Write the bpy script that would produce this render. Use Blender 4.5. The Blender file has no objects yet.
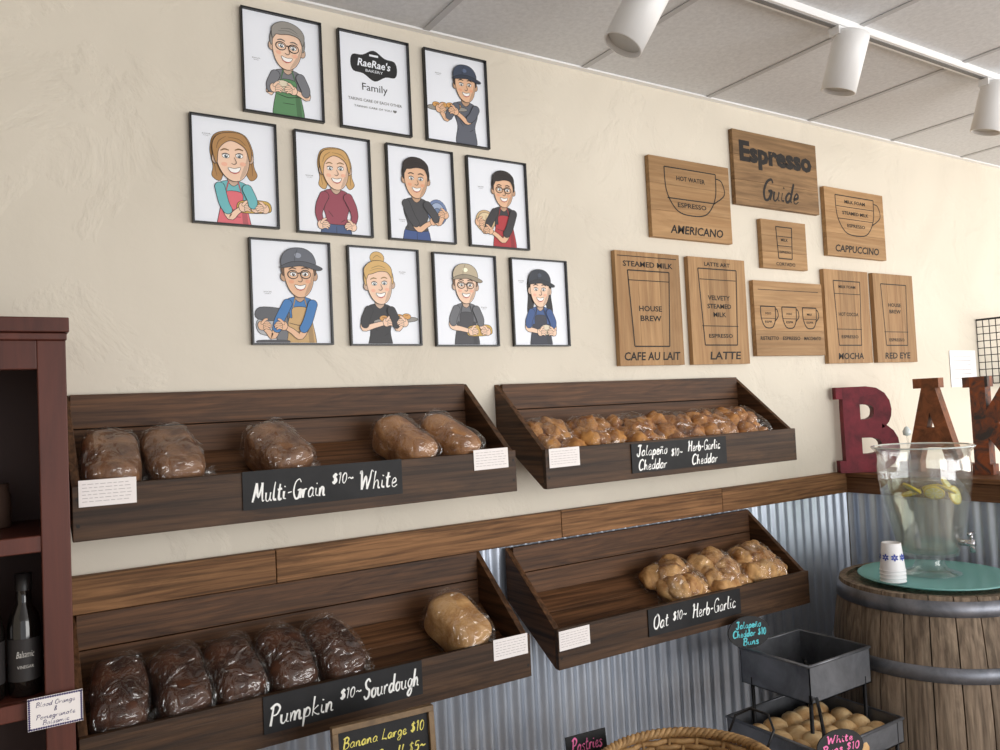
import bpy, math, random
from mathutils import Matrix, Vector, noise
random.seed(7)
sc=bpy.context.scene
COL=sc.collection
try:
    sc.view_settings.view_transform='Standard'; sc.view_settings.look='None'
except Exception: pass

def S(r,g,b):
    def f(c):
        c/=255.
        return c/12.92 if c<=0.04045 else ((c+0.055)/1.055)**2.4
    return (f(r),f(g),f(b),1)
_m={}
def mat(name,col,rough=.6,metal=0.,spec=.5):
    if name in _m: return _m[name]
    m=bpy.data.materials.new(name);m.use_nodes=True
    b=m.node_tree.nodes['Principled BSDF']
    b.inputs['Base Color'].default_value=col;b.inputs['Roughness'].default_value=rough;b.inputs['Metallic'].default_value=metal
    b.inputs['Specular IOR Level'].default_value=spec
    _m[name]=m;return m
def N(m,t,**k):
    n=m.node_tree.nodes.new(t)
    for a,v in k.items(): setattr(n,a,v)
    return n
def noisy(name,c1,c2,scale=(5,5,5),ns=1.,detail=6,rough=.6,metal=0.,bump=.2,bscale=None,island=0.,lo=.3,hi=.7,dist=.4,spec=.4,bdist=.002,fine=None):
    if name in _m: return _m[name]
    m=mat(name,c1,rough,metal,spec);L=m.node_tree.links;b=m.node_tree.nodes['Principled BSDF']
    tc=N(m,'ShaderNodeTexCoord');mp=N(m,'ShaderNodeMapping');mp.inputs['Scale'].default_value=scale
    geo=N(m,'ShaderNodeNewGeometry')
    add=N(m,'ShaderNodeVectorMath',operation='MULTIPLY_ADD')
    comb=N(m,'ShaderNodeCombineXYZ')
    for i in range(3): L.new(geo.outputs['Random Per Island'],comb.inputs[i])
    L.new(comb.outputs[0],add.inputs[0]);add.inputs[1].default_value=(7,7,7);L.new(tc.outputs['Object'],add.inputs[2])
    L.new(add.outputs[0],mp.inputs['Vector'])
    n=N(m,'ShaderNodeTexNoise');n.inputs['Scale'].default_value=ns;n.inputs['Detail'].default_value=detail;n.inputs['Distortion'].default_value=dist;n.inputs['Roughness'].default_value=.65
    L.new(mp.outputs[0],n.inputs['Vector'])
    r=N(m,'ShaderNodeValToRGB');r.color_ramp.elements[0].color=c1;r.color_ramp.elements[1].color=c2
    r.color_ramp.elements[0].position=lo;r.color_ramp.elements[1].position=hi
    L.new(n.outputs['Fac'],r.inputs[0])
    out=r.outputs[0]
    if fine:
        mp2=N(m,'ShaderNodeMapping');mp2.inputs['Scale'].default_value=fine[0];L.new(add.outputs[0],mp2.inputs['Vector'])
        n3=N(m,'ShaderNodeTexNoise');n3.inputs['Scale'].default_value=1.;n3.inputs['Detail'].default_value=3;L.new(mp2.outputs[0],n3.inputs['Vector'])
        r3=N(m,'ShaderNodeValToRGB');r3.color_ramp.elements[0].position=.36;r3.color_ramp.elements[1].position=.56
        k=1-fine[1];r3.color_ramp.elements[0].color=(k,k,k,1);r3.color_ramp.elements[1].color=(1,1,1,1)
        L.new(n3.outputs['Fac'],r3.inputs[0])
        mx=N(m,'ShaderNodeMixRGB',blend_type='MULTIPLY');mx.inputs[0].default_value=1;L.new(out,mx.inputs[1]);L.new(r3.outputs[0],mx.inputs[2]);out=mx.outputs[0]
    if island:
        mr=N(m,'ShaderNodeMapRange');mr.inputs['To Min'].default_value=1-island;mr.inputs['To Max'].default_value=1+island
        L.new(geo.outputs['Random Per Island'],mr.inputs[0])
        hs=N(m,'ShaderNodeHueSaturation');L.new(mr.outputs[0],hs.inputs['Value']);L.new(out,hs.inputs['Color']);out=hs.outputs[0]
    L.new(out,b.inputs['Base Color'])
    if bump:
        bp=N(m,'ShaderNodeBump');bp.inputs['Strength'].default_value=bump;bp.inputs['Distance'].default_value=bdist
        if bscale:
            n2=N(m,'ShaderNodeTexNoise');n2.inputs['Scale'].default_value=bscale;n2.inputs['Detail'].default_value=5
            L.new(tc.outputs['Object'],n2.inputs['Vector']);L.new(n2.outputs['Fac'],bp.inputs['Height'])
        else: L.new(n.outputs['Fac'],bp.inputs['Height'])
        L.new(bp.outputs[0],b.inputs['Normal'])
    return m
def glassy(name,tint,gloss=.12,rough=.08,fr=.6,haze=0.,bump=0.,bs=40,bd=.01):
    if name in _m: return _m[name]
    m=bpy.data.materials.new(name);m.use_nodes=True;nt=m.node_tree;nt.nodes.clear();L=nt.links
    o=N(m,'ShaderNodeOutputMaterial');t=N(m,'ShaderNodeBsdfTransparent');t.inputs[0].default_value=tint
    g=N(m,'ShaderNodeBsdfGlossy');g.inputs['Roughness'].default_value=rough;g.inputs[0].default_value=(1,1,1,1)
    lw=N(m,'ShaderNodeLayerWeight');lw.inputs[0].default_value=.35
    pw=N(m,'ShaderNodeMath',operation='POWER');pw.inputs[1].default_value=1.8
    ma=N(m,'ShaderNodeMath',operation='MULTIPLY_ADD');ma.inputs[1].default_value=fr;ma.inputs[2].default_value=gloss
    L.new(lw.outputs['Facing'],pw.inputs[0]);L.new(pw.outputs[0],ma.inputs[0])
    mx=N(m,'ShaderNodeMixShader');L.new(ma.outputs[0],mx.inputs[0]);L.new(t.outputs[0],mx.inputs[1]);L.new(g.outputs[0],mx.inputs[2])
    last=mx
    if haze:
        d=N(m,'ShaderNodeBsdfDiffuse');d.inputs[0].default_value=(min(tint[0]*.9,.85),tint[1]*.9,tint[2]*.9,1)
        m2=N(m,'ShaderNodeMixShader');m2.inputs[0].default_value=haze;L.new(mx.outputs[0],m2.inputs[1]);L.new(d.outputs[0],m2.inputs[2]);last=m2
    if bump:
        tc=N(m,'ShaderNodeTexCoord');n=N(m,'ShaderNodeTexNoise');n.inputs['Scale'].default_value=bs;n.inputs['Detail'].default_value=1.5;n.inputs['Distortion'].default_value=1.4
        bp=N(m,'ShaderNodeBump');bp.inputs['Strength'].default_value=bump;bp.inputs['Distance'].default_value=bd
        L.new(tc.outputs['Object'],n.inputs['Vector']);L.new(n.outputs['Fac'],bp.inputs['Height']);L.new(bp.outputs[0],g.inputs['Normal'])
    L.new(last.outputs[0],o.inputs[0]);_m[name]=m;return m

I4=Matrix.Identity(4)
def F(x,y,z,rz=0.,tilt=0.,roll=0.):
    """frame on a face looking to -Y : local x=right, y=up, z=towards viewer"""
    B=Matrix(((1,0,0,0),(0,0,-1,0),(0,1,0,0),(0,0,0,1)))
    return Matrix.Translation((x,y,z))@Matrix.Rotation(rz,4,'Z')@B@Matrix.Rotation(tilt,4,'X')@Matrix.Rotation(roll,4,'Z')
def spl(pts,k=5,closed=True):
    n=len(pts);o=[]
    rng=range(n) if closed else range(n-1)
    for i in rng:
        if closed: p=[pts[(i+j)%n] for j in(-1,0,1,2)]
        else: p=[pts[max(i-1,0)],pts[i],pts[i+1],pts[min(i+2,n-1)]]
        for t in range(k):
            t/=k
            o.append(tuple(.5*(2*p[1][d]+(p[2][d]-p[0][d])*t+(2*p[0][d]-5*p[1][d]+4*p[2][d]-p[3][d])*t*t+(3*p[1][d]-p[0][d]-3*p[2][d]+p[3][d])*t**3) for d in range(len(pts[0]))))
    if not closed:o.append(tuple(pts[-1]))
    return o
def ell(cx,cy,rx,ry,n=24,rot=0):
    return [(cx+rx*math.cos(a)*math.cos(rot)-ry*math.sin(a)*math.sin(rot),cy+rx*math.cos(a)*math.sin(rot)+ry*math.sin(a)*math.cos(rot)) for a in [2*math.pi*i/n for i in range(n)]]
# single-stroke handwriting glyphs: advance, strokes
GL={' ':(.3,[]),
'a':(.5,[[(.42,.38),(.25,.5),(.06,.3),(.1,.04),(.3,.06),(.42,.42),(.4,.1),(.5,.04)]]),
'b':(.46,[[(.08,.95),(.05,.5),(.06,.06)],[(.06,.25),(.2,.48),(.38,.34),(.34,.06),(.16,-.02),(.06,.08)]]),
'c':(.42,[[(.38,.4),(.22,.5),(.05,.28),(.15,.02),(.42,.1)]]),
'd':(.52,[[(.4,.38),(.22,.48),(.05,.25),(.15,.02),(.36,.14),(.42,.5)],[(.46,.98),(.42,.5),(.42,.12),(.52,.04)]]),
'e':(.42,[[(.05,.2),(.3,.28),(.32,.42),(.2,.5),(.07,.32),(.1,.06),(.26,.0),(.42,.12)]]),
'f':(.36,[[(.36,.85),(.24,.98),(.14,.8),(.14,.3),(.12,-.35)],[(.0,.46),(.3,.48)]]),
'g':(.46,[[(.38,.4),(.2,.5),(.05,.28),(.15,.06),(.34,.16),(.4,.46)],[(.4,.46),(.38,-.2),(.2,-.42),(.06,-.3),(.2,-.1),(.46,.08)]]),
'h':(.5,[[(.1,.98),(.06,.5),(.05,.0)],[(.06,.05),(.12,.35),(.27,.48),(.36,.3),(.37,.06),(.5,.04)]]),
'i':(.26,[[(.07,.45),(.08,.1),(.26,.05)],[(.1,.66),(.12,.72)]]),
'k':(.46,[[(.08,.98),(.05,.0)],[(.36,.48),(.08,.24),(.36,.02),(.46,.04)]]),
'l':(.28,[[(.12,.98),(.07,.6),(.08,.1),(.28,.06)]]),
'm':(.74,[[(.03,.45),(.06,.0)],[(.06,.1),(.16,.44),(.28,.4),(.3,.0)],[(.3,.1),(.41,.44),(.55,.4),(.58,.06),(.74,.04)]]),
'n':(.5,[[(.03,.45),(.06,.0)],[(.06,.1),(.18,.45),(.33,.4),(.36,.06),(.5,.04)]]),
'ñ':(.5,[[(.03,.45),(.06,.0)],[(.06,.1),(.18,.45),(.33,.4),(.36,.06),(.5,.04)],[(.06,.64),(.16,.72),(.26,.64),(.36,.72)]]),
'o':(.46,[[(.26,.48),(.08,.36),(.08,.1),(.24,.0),(.38,.14),(.36,.38),(.24,.48),(.46,.42)]]),
'p':(.46,[[(.05,.48),(.06,0),(.05,-.42)],[(.06,.2),(.2,.48),(.38,.36),(.34,.08),(.08,.04)]]),
'r':(.38,[[(.04,.46),(.07,.0)],[(.07,.15),(.16,.42),(.34,.46)]]),
's':(.38,[[(.34,.42),(.2,.5),(.08,.38),(.28,.2),(.3,.05),(.15,-.02),(.04,.08)]]),
't':(.36,[[(.16,.85),(.12,.3),(.16,.04),(.34,.08)],[(.0,.55),(.32,.6)]]),
'u':(.5,[[(.04,.46),(.06,.12),(.2,.0),(.34,.16),(.38,.46)],[(.38,.46),(.38,.08),(.5,.04)]]),
'w':(.66,[[(.03,.46),(.12,.02),(.28,.3),(.42,.02),(.54,.3),(.5,.5),(.66,.42)]]),
'y':(.46,[[(.04,.46),(.1,.12),(.3,.12),(.38,.46)],[(.38,.46),(.34,-.25),(.14,-.4),(.1,-.2),(.46,.06)]]),
'z':(.42,[[(.05,.44),(.34,.46),(.05,.02),(.42,.04)]]),
'B':(.62,[[(.14,1),(.1,.0)],[(.0,.9),(.3,1.04),(.5,.85),(.36,.58),(.16,.54)],[(.16,.54),(.46,.5),(.56,.22),(.36,.0),(.06,.02)]]),
'C':(.64,[[(.56,.84),(.42,1.02),(.14,.86),(.04,.4),(.22,.02),(.6,.14)]]),
'G':(.66,[[(.56,.84),(.42,1.02),(.14,.86),(.04,.4),(.2,.02),(.44,.04),(.54,.4)],[(.34,.42),(.6,.44),(.56,.0)]]),
'H':(.7,[[(.0,.85),(.14,1.0),(.14,.5),(.08,.0)],[(.58,1.02),(.54,.5),(.58,.04),(.7,.06)],[(.12,.5),(.34,.58),(.56,.52)]]),
'J':(.56,[[(.06,.94),(.3,1.02),(.54,.98)],[(.36,1.0),(.36,.3),(.24,-.02),(.04,.1),(.06,.26)]]),
'L':(.54,[[(.2,1.0),(.12,.5),(.08,.06)],[(.02,.04),(.26,.08),(.52,.0)]]),
'M':(.86,[[(.0,.02),(.12,.5),(.2,1.0)],[(.2,1.0),(.4,.25),(.62,1.0)],[(.62,1.0),(.68,.4),(.74,.04),(.86,.1)]]),
'O':(.64,[[(.36,1.0),(.08,.74),(.08,.22),(.32,.0),(.56,.28),(.54,.8),(.34,1.0),(.26,.86)]]),
'P':(.58,[[(.16,1.0),(.1,.0)],[(.0,.86),(.3,1.04),(.54,.84),(.4,.54),(.14,.5)]]),
'S':(.56,[[(.5,.84),(.34,1.02),(.12,.86),(.2,.58),(.44,.4),(.42,.1),(.2,-.02),(.02,.16)]]),
'W':(.92,[[(.0,.9),(.1,1.0),(.2,.02)],[(.2,.02),(.42,.74),(.56,.02)],[(.56,.02),(.72,.6),(.78,1.04),(.92,.96)]]),
'Z':(.56,[[(.06,.94),(.5,.98),(.08,.04),(.56,.06)]]),
'$':(.5,[[(.42,.78),(.24,.88),(.1,.7),(.36,.44),(.36,.2),(.18,.1),(.04,.24)],[(.26,1.0),(.22,-.02)]]),
'1':(.3,[[(.08,.8),(.18,.96),(.16,.0)]]),
'0':(.5,[[(.26,.96),(.08,.7),(.1,.2),(.26,.0),(.42,.3),(.4,.8),(.24,.96)]]),
'5':(.5,[[(.44,.94),(.14,.92),(.1,.56),(.36,.56),(.4,.2),(.2,.0),(.04,.12)]]),
'-':(.4,[[(.06,.34),(.34,.38)]]),'~':(.56,[[(.04,.4),(.18,.5),(.34,.38),(.54,.46)]]),'&':(.6,[[(.5,.0),(.12,.76),(.3,.96),(.36,.7),(.08,.3),(.2,.0),(.5,.4)]])}
class MB:
    def __init__(s): s.v=[];s.f=[];s.mi=[];s.sm=[];s.mats=[]
    def _m(s,m):
        if m not in s.mats: s.mats.append(m)
        return s.mats.index(m)
    def add(s,vs,fs,m,M=I4,smooth=False):
        o=len(s.v);k=s._m(m)
        s.v+= [tuple(M@Vector(v)) for v in vs]
        for f in fs: s.f.append([o+i for i in f]);s.mi.append(k);s.sm.append(smooth)
    def box(s,x0,x1,y0,y1,z0,z1,m,M=I4):
        v=[(x0,y0,z0),(x1,y0,z0),(x1,y1,z0),(x0,y1,z0),(x0,y0,z1),(x1,y0,z1),(x1,y1,z1),(x0,y1,z1)]
        s.add(v,[(0,3,2,1),(4,5,6,7),(0,1,5,4),(1,2,6,5),(2,3,7,6),(3,0,4,7)],m,M)
    def prism(s,pts,z0,z1,m,M=I4):
        n=len(pts)
        a=sum(pts[i][0]*pts[(i+1)%n][1]-pts[(i+1)%n][0]*pts[i][1] for i in range(n))
        if a<0: pts=pts[::-1]
        v=[(p[0],p[1],z0) for p in pts]+[(p[0],p[1],z1) for p in pts]
        s.add(v,[list(range(n))[::-1],list(range(n,2*n))]+[(i,(i+1)%n,(i+1)%n+n,i+n) for i in range(n)],m,M)
    def flat(s,pts,z,m,M=I4):
        s.add([(p[0],p[1],z) for p in pts],[list(range(len(pts)))],m,M)
    def lathe(s,prof,m,M=I4,n=32,smooth=True,a0=0,a1=2*math.pi):
        full=abs(a1-a0-2*math.pi)<1e-6
        v=[];f=[];k=len(prof);c=n if full else n+1
        for i in range(c):
            a=a0+(a1-a0)*i/n
            for r,z in prof: v.append((r*math.cos(a),r*math.sin(a),z))
        for i in range(n):
            j=(i+1)%c
            for q in range(k-1): f.append((i*k+q,j*k+q,j*k+q+1,i*k+q+1))
        s.add(v,f,m,M,smooth)
    def tube(s,pts,r,m,M=I4,n=8,closed=False):
        pts=[Vector(p) for p in pts];v=[];f=[];c=len(pts)
        up=Vector((0,0,1))
        for i,p in enumerate(pts):
            a=pts[(i-1)%c] if (i>0 or closed) else p; b=pts[(i+1)%c] if (i<c-1 or closed) else p
            t=(b-a).normalized(); u=t.cross(up)
            if u.length<.05: u=t.cross(Vector((1,0,0)))
            u.normalize(); w=t.cross(u)
            rr=r[i] if isinstance(r,(list,tuple)) else r
            for k in range(n):
                A=2*math.pi*k/n; v.append(tuple(p+u*math.cos(A)*rr+w*math.sin(A)*rr))
        for i in range(c if closed else c-1):
            j=(i+1)%c
            for k in range(n): f.append((i*n+k,i*n+(k+1)%n,j*n+(k+1)%n,j*n+k))
        if not closed: f.append(list(range(n))[::-1]);f.append([(c-1)*n+k for k in range(n)])
        s.add(v,f,m,M,True)
    def text(s,body,m,M=I4,size=.03,z=.0005,x=0,y=0,w=None,h=None,shear=0.,bold=0.,ext=0.):
        cu=bpy.data.curves.new('tmp','FONT');cu.body=body;cu.size=size;cu.align_x='CENTER';cu.align_y='CENTER';cu.shear=shear;cu.offset=bold;cu.resolution_u=2;cu.extrude=ext
        ob=bpy.data.objects.new('tmp',cu);COL.objects.link(ob)
        dg=bpy.context.evaluated_depsgraph_get();dg.update()
        me=ob.evaluated_get(dg).to_mesh()
        vs=[v.co.copy() for v in me.vertices];fs=[list(p.vertices) for p in me.polygons]
        bpy.data.objects.remove(ob);bpy.data.curves.remove(cu)
        if not vs: return
        x0=min(v.x for v in vs);x1=max(v.x for v in vs);y0=min(v.y for v in vs);y1=max(v.y for v in vs)
        sx=(w/(x1-x0)) if w else 1; sy=(h/(y1-y0)) if h else (sx if w else 1)
        if h and not w: sx=sy
        s.add([((v.x-(x0+x1)/2)*sx+x,(v.y-(y0+y1)/2)*sy+y,v.z+z) for v in vs],fs,m,M)
    def hand(s,body,m,M,x,y,w,h,wd=.0042,z=.0036,slant=.18):
        adv=sum(GL[c][0]+.06 for c in body);sx=w/adv;cx=0;k=0
        for c in body:
            for st in GL[c][1]:
                p=[((cx+a+b_*slant),b_) for a,b_ in st]
                p=spl(p,5,False) if len(p)>2 else p
                p=[(x-w/2+a*sx,y+(b_-.5)*h) for a,b_ in p];n=len(p)
                ws=[wd*(.75+.35*math.sin(3.1*i/n+k)) for i in range(n)]
                s.stroke(p,ws,z+k*1e-6,m,M);k+=1
            cx+=GL[c][0]+.06
    def stroke(s,pts,wd,z,m,M=I4):
        n=len(pts)
        ws=wd if isinstance(wd,(list,tuple)) else [wd]*n
        L=[];R=[]
        for i in range(n):
            a=pts[max(i-1,0)];b=pts[min(i+1,n-1)]
            dx,dy=b[0]-a[0],b[1]-a[1];l=math.hypot(dx,dy) or 1
            nx,ny=-dy/l*ws[i]/2,dx/l*ws[i]/2
            L.append((pts[i][0]+nx,pts[i][1]+ny,z));R.append((pts[i][0]-nx,pts[i][1]-ny,z))
        s.add(L+R,[(i,n+i,n+i+1,i+1) for i in range(n-1)],m,M)
    def build(s,name,bevel=0.,parent=None):
        xs=[v[0] for v in s.v];ys=[v[1] for v in s.v];zs=[v[2] for v in s.v]
        c=((min(xs)+max(xs))/2,(min(ys)+max(ys))/2,min(zs))
        me=bpy.data.meshes.new(name)
        me.from_pydata([(v[0]-c[0],v[1]-c[1],v[2]-c[2]) for v in s.v],[],s.f)
        for m in s.mats: me.materials.append(m)
        me.polygons.foreach_set('material_index',s.mi);me.polygons.foreach_set('use_smooth',s.sm);me.update()
        ob=bpy.data.objects.new(name,me);COL.objects.link(ob);ob.location=c
        if bevel:
            b=ob.modifiers.new('bevel','BEVEL');b.width=bevel;b.segments=2;b.limit_method='ANGLE';b.angle_limit=math.radians(50)
        return ob

# ---------------------------------------------------------------- materials
def make_plaster():
    m=mat('plaster',S(222,214,200),.7,0,.3);L=m.node_tree.links;b=m.node_tree.nodes['Principled BSDF']
    tc=N(m,'ShaderNodeTexCoord')
    n=N(m,'ShaderNodeTexNoise');n.inputs['Scale'].default_value=3.2;n.inputs['Detail'].default_value=7;n.inputs['Roughness'].default_value=.55;n.inputs['Distortion'].default_value=.5
    L.new(tc.outputs['Object'],n.inputs['Vector'])
    r=N(m,'ShaderNodeValToRGB');r.color_ramp.elements[0].position=.47;r.color_ramp.elements[1].position=.56
    L.new(n.outputs['Fac'],r.inputs[0])
    n2=N(m,'ShaderNodeTexNoise');n2.inputs['Scale'].default_value=16;n2.inputs['Detail'].default_value=6;L.new(tc.outputs['Object'],n2.inputs['Vector'])
    ad=N(m,'ShaderNodeMath',operation='MULTIPLY_ADD');ad.inputs[1].default_value=.6;L.new(n2.outputs['Fac'],ad.inputs[0]);L.new(r.outputs[0],ad.inputs[2])
    bp=N(m,'ShaderNodeBump');bp.inputs['Strength'].default_value=.34;bp.inputs['Distance'].default_value=.008;L.new(ad.outputs[0],bp.inputs['Height']);L.new(bp.outputs[0],b.inputs['Normal'])
    n4=N(m,'ShaderNodeTexNoise');n4.inputs['Scale'].default_value=1.4;n4.inputs['Detail'].default_value=8;n4.inputs['Distortion'].default_value=.6;L.new(tc.outputs['Object'],n4.inputs['Vector'])
    c=N(m,'ShaderNodeValToRGB');c.color_ramp.elements[0].position=.35;c.color_ramp.elements[1].position=.65
    c.color_ramp.elements[0].color=S(214,206,191);c.color_ramp.elements[1].color=S(224,216,201);L.new(n4.outputs['Fac'],c.inputs[0]);L.new(c.outputs[0],b.inputs['Base Color'])
    return m
plaster=make_plaster()
ceilm=noisy('ceiling_tile_mat',S(204,205,207),S(220,221,223),(60,60,60),1,3,.9,0,.15,spec=.1)
gridm=mat('ceiling_grid_mat',S(182,182,184),.6)
floorm=noisy('floor_mat',S(140,124,108),S(160,142,124),(2,2,2),1,4,.5)
seam=mat('seam_dark',S(20,14,10),.9)
darkw=noisy('dark_wood_x',S(56,34,21),S(142,98,64),(1.1,18,18),1.6,8,.55,0,.6,None,.34,.30,.82,1.4,.3,fine=((2.,110,110),.5))
darky=noisy('dark_wood_y',S(50,32,21),S(118,82,54),(18,1.1,18),1.6,8,.55,0,.6,None,.2,.30,.82,1.4,.3,fine=((110,2.,110),.5))
lipw=noisy('dark_wood_lip',S(48,32,22),S(106,76,51),(1.1,18,18),1.6,8,.55,0,.6,None,.15,.30,.82,1.4,.3,fine=((2.,110,110),.5))
reclaim=noisy('reclaimed_wood_x',S(90,60,38),S(172,126,84),(1.4,20,24),1.6,9,.65,0,.6,None,.2,.25,.8,2.,.25,fine=((3,120,120),.5))
reclaimy=noisy('reclaimed_wood_y',S(84,54,36),S(140,98,66),(20,1.2,24),1.6,8,.55,0,.5,None,.25,.25,.8,1.5,.25,fine=((120,3,120),.4))
oakx=noisy('oak_x',S(150,114,76),S(186,150,108),(1.6,18,18),1.3,5,.6,0,.15,None,.13,.3,.75,1.,.25,fine=((3,100,100),.14))
oaky=noisy('oak_y',S(148,112,76),S(184,148,106),(18,18,1.6),1.3,5,.6,0,.15,None,.13,.3,.75,1.,.25,fine=((100,100,3),.14))
oakd=noisy('oak_weathered',S(110,84,58),S(166,132,94),(1.6,20,20),1.6,6,.6,0,.2,None,.13,.3,.75,1.4,.25,fine=((3,100,100),.22))
burn=mat('burnt_line',S(24,17,13),.7)
blackp=mat('black_paint',S(22,22,24),.35)
chalk=mat('chalk_white',S(246,246,244),.8)
board=noisy('chalkboard',S(22,22,24),S(38,38,40),(8,8,8),1,4,.6,0,0,spec=.3)
white=mat('white_paper',S(238,242,250),.4)
cardw=mat('card_white',S(240,234,232),.6)
inkg=mat('ink_grey',S(120,120,120),.7)
inkf=mat('ink_faint',S(180,172,172),.7)
galv=noisy('galvanised',S(172,181,196),S(200,208,220),(3,3,1.5),2,5,.36,.55,.05)
galvd=noisy('hoop_steel',S(98,102,110),S(140,142,150),(6,6,6),2,5,.45,.7,.1)
cab=noisy('cabinet_redwood',S(68,33,25),S(96,49,37),(18,18,1.4),1.4,6,.45,0,.1,None,.1,spec=.35)
cabd=mat('cabinet_inside',S(70,48,42),.6)
trackw=mat('track_white',S(236,236,236),.4)
stave=noisy('barrel_stave',S(96,80,68),S(164,146,126),(16,16,1.6),1.6,9,.75,0,.6,None,.15,.2,.8,2.,.2,fine=((90,90,2.5),.45))
bag=glassy('clear_bag',(.985,.985,.985,1),.06,.09,.28,.012,.9,20,.035)
glass=glassy('clear_glass',(.975,.985,.985,1),.06,.03,.62,.02)
water=glassy('lemon_water',(.96,.97,.90,1),.03,.05,.2,.05)
teal=glassy('teal_glass',(.42,.82,.80,1),.07,.1,.3,.5)

# ---------------------------------------------------------------- room
ZC=2.757
def simple(name,x0,x1,y0,y1,z0,z1,m,bev=0):
    b=MB();b.box(x0,x1,y0,y1,z0,z1,m);return b.build(name,bev)
simple('floor',-2.5,6.5,-5.5,.1,-.05,0,floorm)
simple('wall_back',-2.5,6.5,0,.1,0,ZC+.1,plaster)
simple('wall_left',-2.6,-2.5,-5.5,.1,0,ZC+.1,plaster)
simple('wall_right',6.5,6.6,-5.5,.1,0,ZC+.1,plaster)
b=MB();b.box(-2.5,6.5,-5.5,0,ZC,ZC+.1,ceilm)
k=-7
while True:
    x=1.747+.61*k;k+=1
    if x>6.4:break
    b.box(x-.011,x+.011,-5.5,0,ZC-.004,ZC,gridm)
for j in range(5):
    y=-.03-1.22*j
    if j: b.box(-2.5,6.5,y-.011,y+.011,ZC-.005,ZC,gridm)
b.box(-2.5,6.5,-.022,0,ZC-.006,ZC,trackw)
b.build('ceiling')
def corr(x0,x1,z0,z1,amp,pitch,M,name):
    n=int((x1-x0)/pitch*10);v=[];f=[]
    for i in range(n+1):
        x=x0+(x1-x0)*i/n;a=amp*math.sin(2*math.pi*x/pitch)
        v+=[(x,z0,a),(x,z1,a)]
    for i in range(n): f.append((2*i,2*i+2,2*i+3,2*i+1))
    b=MB();b.add(v,f,galv,M,True);return b.build(name)
corr(0.14,3.075,0,1.166,.006,.052,F(0,-.0075,0),'corrugated_metal_wainscot')
XH=3.085
MH=Matrix.Translation((XH-.008,0,0))@Matrix.Rotation(-math.pi/2,4,'Z')@F(0,0,0)
corr(0.018,1.75,0,1.166,.006,.052,MH,'corrugated_metal_panel')
simple('wall_partition',XH,XH+.24,-1.75,-.001,0,1.166,plaster)
b=MB()
xs=[.14,.62,1.55,2.3,XH-.022]
for i in range(4): b.box(xs[i]+.001,xs[i+1]-.001,-.026,-.0,1.167,1.254,reclaim)
b.build('trim_1',.002)
b=MB()
b.box(XH-.022,XH+.0,-1.77,-.001,1.166,1.232,reclaimy)
b.box(XH-.03,XH+.27,-1.77,-.001,1.233,1.252,reclaimy)
b.box(XH+.24,XH+.26,-1.77,-.001,1.166,1.232,reclaimy)
b.build('trim_2',.002)

# ---------------------------------------------------------------- shelves
def shelf(x0,x1,zt,oy=0.):
    b=MB();O=Matrix.Translation((0,oy,0))
    b.box(x0+.018,x1-.018,-.006,-.001,zt-.156,zt-.004,seam,O)
    for i in range(2): b.box(x0+.018,x1-.018,-.02,-.0065,zt-.078*(i+1)-.002,zt-.078*i-.0045*(i>0),darkw,O)
    prof=[(0,zt),(0,zt-.16),(-.24,zt-.312),(-.24,zt-.198)]
    YZ=lambda x:Matrix.Translation((x,oy,0))@Matrix(((0,0,1,0),(1,0,0,0),(0,1,0,0),(0,0,0,1)))
    prof=[(y-.001,z) for y,z in prof]
    b.prism(prof,0,.018,darky,YZ(x0));b.prism(prof,-.018,0,darky,YZ(x1))
    a=Vector((0,-.02,zt-.16));c=Vector((0,-.24,zt-.300));d=(c-a)/3;nrm=Vector((0,-d.z,d.y)).normalized()
    if nrm.z<0:nrm=-nrm
    for i in range(3):
        p=a+d*i+d*.02;q=a+d*(i+1)-d*.02
        v=[]
        for x in(x0+.019,x1-.019):
            for pt in(p,q,q+nrm*.014,p+nrm*.014): v.append((x,pt.y,pt.z))
        b.add(v,[(0,3,2,1),(4,5,6,7),(0,1,5,4),(1,2,6,5),(2,3,7,6),(3,0,4,7)],darkw,O)
    b.box(x0,x1,-.258,-.242,zt-.312,zt-.198,lipw,O)
    for x in(x0+.01,x1-.01):
        for z in(zt-.225,zt-.28): b.add([(x+.004*math.cos(t),-.2585,z+.004*math.sin(t)) for t in [k*math.pi/4 for k in range(8)]],[list(range(8))],burn,O)
    return b.build('wooden_bread_shelf',.0015)
ZT=1.675;ZL=1.168;OL=-.015
shelf(.136,1.232,ZT);shelf(1.333,2.442,ZT-.005);shelf(.136,1.240,ZL,OL);shelf(1.334,2.446,ZL-.006,OL)
def slope_z(zt,y): return zt-.160+.016+(y+.02)/(.22)*.140
SL=math.atan2(.140,.22)
YF=-.2592
def label(xc,z,w,h,lines,y=YF):
    b=MB();M=F(xc,y,z)
    b.box(-w/2,w/2,-h/2,h/2,0,.003,board,M)
    for (t,x,yy,tw,th) in lines: b.hand(t,chalk,M,x,yy,tw,th,.005)
    return b.build('chalkboard_label')
label(.68,ZT-.240,.40,.088,[('Multi-Grain',-.092,-.006,.175,.044),('$10~',.04,.010,.056,.026),('White',.133,-.002,.105,.044)])
label(1.865,ZT-.254,.42,.090,[('Jalapeño',-.125,.022,.13,.032),('Cheddar',-.125,-.022,.12,.032),('$10~',-.02,.008,.05,.024),('Herb-Garlic',.105,.022,.15,.032),('Cheddar',.105,-.022,.12,.032)])
label(.705,ZL-.240,.40,.084,[('Pumpkin',-.112,-.004,.155,.044),('$10~',.008,.006,.055,.024),('Sourdough',.115,.004,.15,.044)],YF+OL)
label(1.878,ZL-.248,.41,.082,[('Oat',-.155,0,.065,.042),('$10~',-.075,.004,.06,.028),('Herb-Garlic',.08,0.004,.20,.042)],YF+OL)
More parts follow.
